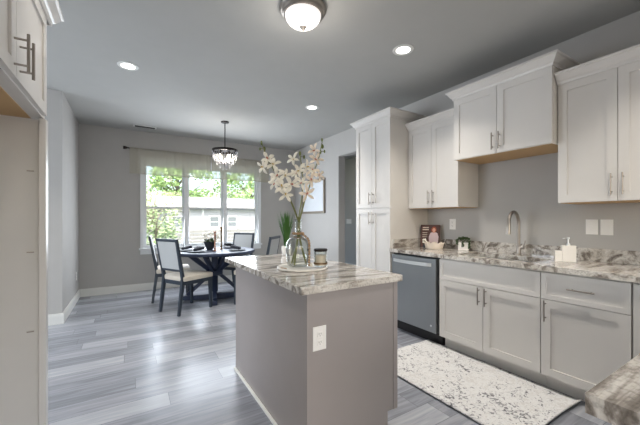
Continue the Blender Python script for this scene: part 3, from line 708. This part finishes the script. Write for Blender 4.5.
# grass plant at the far end of the island
gp = at(286.5, 252.5, 2.66 / (CY - SY * (286.5 - 320) / F_PX)); 
r = thing('potted_grass', (gp.x, gp.y, Z), 'tufty green grass plant in a white pot at the far end of the island', 'potted plant')
MB().lathe([(.034, 0), (.040, .004), (.047, .05), (.045, .085), (.040, .085), (.041, .07), (.001, .07)], seg=28).build('pot', M['ceramic'], r, smooth=True)
mb = MB(); rn = random.Random(11)
for k in range(150):
    a = rn.random() * 6.283; sp = rn.random() ** 1.2 * .095; h = rn.uniform(.20, .35); d = Vector((math.cos(a), math.sin(a), 0)); sd = Vector((-d.y, d.x, 0)) * rn.uniform(.003, .005)
    b0 = d * .02 * rn.random() + Vector((0, 0, .068)); q = []
    for t, wf in ((0, 1), (.4, 1.1), (.75, .7), (1, .05)): q.append((b0 + d * sp * t ** 1.8 + Vector((0, 0, h * t)), wf))
    V = [(mb._v(p - sd * wf), mb._v(p + sd * wf)) for p, wf in q]
    for i in range(3): mb.bm.faces.new((V[i][0], V[i][1], V[i + 1][1], V[i + 1][0]))
mb.build('blades', M['leaf'], r)

# ================================================================ ON THE WALL COUNTER
# recipe book with printed cover, turned to the room
bp = at(428.5, 246, 3.62)
r = thing('cookbook', (3.055, 2.475, Z + .006), 'upright cookbook with a woman in pale clothes on its dark cover', 'book', R(-62))
X = Matrix.Rotation(R(-12), 4, 'X')
MB(X).box(-.105, .105, 0, .018, .002, .262, .001).build('pages', M['plastic'], r)
mb = MB(X); mb.box(-.108, .108, -.003, 0, 0, .265); mb.box(-.108, .108, .018, .021, 0, .265); mb.box(-.111, -.108, -.003, .021, 0, .265); mb.build('cover', M['bookd'], r)
def flat(mb, pts, y): mb.hull([[(x, y, z) for x, z in pts], [(x, y + .0006, z) for x, z in pts]])
mb = MB(X); flat(mb, [(-.01, .05), (.09, .05), (.095, .12), (.08, .165), (.055, .178), (.025, .178), (.0, .165), (-.015, .12)], -.0037); mb.build('cover_figure_top', M['pinkw'], r)
mb = MB(X); flat(mb, [(.04 + .03 * math.cos(t), .205 + .038 * math.sin(t)) for t in [i * .5236 for i in range(12)]], -.0039); mb.build('cover_figure_hair', M['red'], r)
mb = MB(X); flat(mb, [(.04 + .018 * math.cos(t), .202 + .025 * math.sin(t)) for t in [i * .5236 for i in range(12)]], -.0046); flat(mb, [(.03, .17), (.05, .17), (.05, .185), (.03, .185)], -.0046); mb.build('cover_figure_face', M['skin'], r)
mb = MB(X)
for z in (.225, .20): flat(mb, [(-.09, z), (-.02, z), (-.02, z + .012), (-.09, z + .012)], -.0037)
for z in (.165, .14, .115): flat(mb, [(-.09, z), (-.035, z), (-.035, z + .006), (-.09, z + .006)], -.0037)
mb.build('cover_lines', M['creamcer'], r)
# scalloped cream dish
sp = at(434, 249, 3.37)
r = thing('scalloped_dish', (2.955, 2.335, Z), 'cream scalloped dish standing in front of the cookbook', 'dish', R(-62))
rings = []
for rad, z, am in ((.078, 0, 0), (.088, .008, .03), (.094, .04, .08), (.098, .066, .16), (.090, .064, .16), (.082, .03, .05), (.05, .014, 0)):
    rings.append([(rad * (1 + am * .5 * math.cos(8 * t)) * math.cos(t) * 1.05, rad * .55 * (1 + am * .5 * math.cos(8 * t)) * math.sin(t), z * (1 + am * math.cos(8 * t))) for t in [2 * math.pi * j / 64 for j in range(64)]])
mb = MB(); mb.hull(rings); tag(mb.build('bowl', M['creamcer'], r, smooth=True))
r = thing('flower_sprig', (2.965, 2.47, Z), 'small pale yellow flower sprig left of the scalloped dish', 'flowers')
MB().lathe([(.018, 0), (.022, .003), (.024, .03), (.018, .04), (.014, .04)], seg=16).build('bud_vase', M['darkcer'], r, smooth=True)
mb = MB(); ml = MB(); rn = random.Random(5)
for k in range(9):
    p = Vector((rn.uniform(-.022, .022), rn.uniform(-.022, .022), rn.uniform(.06, .10))); mb.ball(p, .011, 1); ml.tube([(0, 0, .035), p], .0016, 5)
ml.build('stems', M['stem'], r); mb.build('petals', M['petal'], r, smooth=True)
# succulent
r = thing('potted_succulent', (3.09, 2.06, Z), 'trailing green succulent in a white square pot on the counter', 'potted plant', R(-60))
mb = MB(); mb.box(-.052, .052, -.045, .045, 0, .085, .006); mb.build('pot', M['ceramic'], r)
mb = MB(); rn = random.Random(9)
for k in range(130):
    a = rn.random() * 6.283; e = rn.random(); rr = .072 * e; z = .095 + .04 * math.sqrt(max(0, 1 - e * e)) + rn.uniform(-.01, .01)
    mb.ball((rr * math.cos(a) * 1.05, rr * math.sin(a) * .8, z), rn.uniform(.007, .011), 1, (1, 1, .7))
for x0, n in ((-.004, 8), (.058, 10), (-.062, 5)):
    for k in range(n * 2): mb.ball((x0 + rn.uniform(-.009, .009), -.052 + rn.uniform(-.006, .006), .10 - .078 * k / (n * 2) * n / 10), .007, 1)
mb.build('trailing_leaves', M['leafd'], r, smooth=True)
# soap dispenser with sponge caddy
r = thing('soap_dispenser', (2.955, 1.085, Z), 'white square soap dispenser with a stepped sponge holder and steel pump', 'soap dispenser', R(-60))
mb = MB(); mb.box(-.028, .060, -.032, .032, 0, .128, .004); mb.build('bottle', M['ceramic'], r)
mb = MB(); mb.box(-.074, -.029, -.032, .032, 0, .085, .004); mb.build('sponge_holder', M['ceramic'], r)
mb = MB(); mb.lathe([(.013, .128), (.013, .142), (.006, .146), (.005, .178), (.011, .180), (.011, .190), (.004, .192)], (.015, 0, 0), 16); mb.tube([(.015, 0, .185), (-.022, -.012, .182)], [.005, .0035], 8); mb.build('pump', M['steelb'], r, smooth=True)

# ================================================================ RUG
mb = MB(); n1, n2 = 24, 40; X0, X1, Y0, Y1 = 1.815, 2.615, .86, 2.14
def rz(u, v):
    z = .010 + .0015 * math.sin(v * 23) * math.sin(u * 17)
    if v < .06: z += .02 * (1 - v / .06) ** 2 * (.4 + .6 * u)
    return z
top = [[mb._v((X0 + (X1 - X0) * i / n1, Y0 + (Y1 - Y0) * j / n2 + (.02 * math.sin(i / n1 * 3) if j == 0 else 0), rz(i / n1, j / n2))) for i in range(n1 + 1)] for j in range(n2 + 1)]
for j in range(n2):
    for i in range(n1): mb.bm.faces.new((top[j][i], top[j][i + 1], top[j + 1][i + 1], top[j + 1][i]))
o = mb.build('runner_rug', M['rug'], None, smooth=True, loc=(2.2, 1.5, 0)); tag(o, 'pale grey distressed floral runner rug before the sink cabinets', 'rug')
so = o.modifiers.new('t', 'SOLIDIFY'); so.thickness = .008; so.offset = -1

# ================================================================ OUTSIDE
G = -.7
o = MB().box(-40, 60, 8.6, 70, G - .2, G).build('lawn', M['grass']); o['kind'] = 'structure'
r = thing('wooden_fence', (5, 15, G), 'weathered board fence across the yard outside the window', 'fence')
for k in range(14): x = -10 + k * 2.4; MB().box(x - .05, x + .05, .02, .12, 0, 1.5).build('post', M['fence'], r)
mb = MB()
for i in range(9): mb.box(-10, 22, 0, .02, .05 + i * .158, .18 + i * .158)
mb.build('boards', M['fence'], r)
hs = thing('neighbour_house', (9, 21, G), 'low pale grey siding house with a light roof beyond the fence', 'house')
mb = MB()
for i in range(16): mb.bar((-7, -.01, .1 + i * .17), (12, -.01, .1 + i * .17), .165, .03, .165, .03, side=(0, .12, 1))
mb.box(-7, 12, 0, 8, 0, 2.75); mb.build('walls', M['sidingw'], hs)
mb = MB(); mb.hull([[(-7.5, -.5, 2.65), (-7.5, -.5, 2.78), (-7.5, 4, 3.6), (-7.5, 8.5, 2.78), (-7.5, 8.5, 2.65)], [(12.5, -.5, 2.65), (12.5, -.5, 2.78), (12.5, 4, 3.6), (12.5, 8.5, 2.78), (12.5, 8.5, 2.65)]]); mb.build('roof', M['roof'], hs)
for x in (-6.4, -4.2, -3.05, 1.2, 4.6):
    mb = MB(); mb.box(x - .36, x + .36, -.08, -.03, 1.38, 1.46); mb.box(x - .36, x + .36, -.08, -.03, 2.08, 2.16); mb.box(x - .36, x - .28, -.08, -.03, 1.46, 2.08); mb.box(x + .28, x + .36, -.08, -.03, 1.46, 2.08); mb.box(x - .28, x + .28, -.07, -.03, 1.75, 1.79)
    f = mb.build('window', M['vinyl'], hs); MB().box(x - .28, x + .28, -.05, -.03, 1.46, 2.08).build('pane', M['glassdark'], f)
MB().box(-4.95, -4.86, -.1, -.02, 0, 2.65).build('downspout', M['vinyl'], hs)
def tree(x, y, h, rad, lb, m, seed, low=.16, n=7000, ls=.2):
    rn = random.Random(seed); r = thing('leafy_tree', (x, y, G), lb, 'tree', 0, 'trees outside the window')
    mb = MB(); mb.tube([(0, 0, 0), (.1, 0, h * .3), (-.05, .1, h * .6), (.05, 0, h * .85)], [h * .03, h * .024, h * .015, h * .006], 10)
    for k in range(7):
        a = rn.random() * 6.283; z0 = h * rn.uniform(.3, .6); mb.tube([(0, 0, z0), (rad * .6 * math.cos(a), rad * .6 * math.sin(a), z0 + h * .22)], [h * .012, h * .004], 6)
    mb.build('trunk', M['bark'], r, smooth=True)
    cl = []
    for k in range(22):
        a = rn.random() * 6.283; z = rn.uniform(low, .92); w_ = math.sin((z - low + .08) / (1.0 - low) * 2.7) ** .7 if z < .97 else .3
        rr = rad * w_ * math.sqrt(rn.random()) * .8; cl.append((rr * math.cos(a), rr * math.sin(a), h * z, rad * rn.uniform(.28, .42)))
    mb = MB()
    for k in range(n):
        cx, cy, cz, cr = cl[k % len(cl)]; v = Vector((rn.gauss(0, 1), rn.gauss(0, 1), rn.gauss(0, 1))).normalized() * cr * rn.uniform(.6, 1.05)
        c = Vector((cx, cy, cz)) + v; a = Vector((rn.gauss(0, 1), rn.gauss(0, 1), rn.gauss(0, .6))).normalized(); b_ = a.cross(Vector((rn.gauss(0, 1), rn.gauss(0, 1), rn.gauss(0, 1)))).normalized()
        s_ = ls * rn.uniform(.7, 1.3); mb.poly([c - a * s_, c - b_ * s_ * .5, c + a * s_, c + b_ * s_ * .5])
    mb.build('foliage', M[m], r)
tree(.75, 11.8, 3.2, .95, 'small leafy tree standing just outside the left window pane', 'tree2', 1, .22, 1500, .07)
tree(4.5, 36, 10.5, 4.3, 'broad green tree rising behind the left end of the neighbour house', 'tree1', 2)
tree(12.5, 36, 9.8, 4.2, 'broad green tree rising behind the middle of the neighbour house', 'tree1', 3)
tree(21, 34, 8.6, 3.9, 'broad green tree rising behind the right end of the neighbour house', 'tree1', 4)
tree(-1.0, 36, 8.2, 2.8, 'pale green tree beside the left gable of the neighbour house', 'tree2', 5)
tree(-6.5, 26, 9.0, 3.5, 'pale green tree further left of the neighbour house', 'tree2', 6)
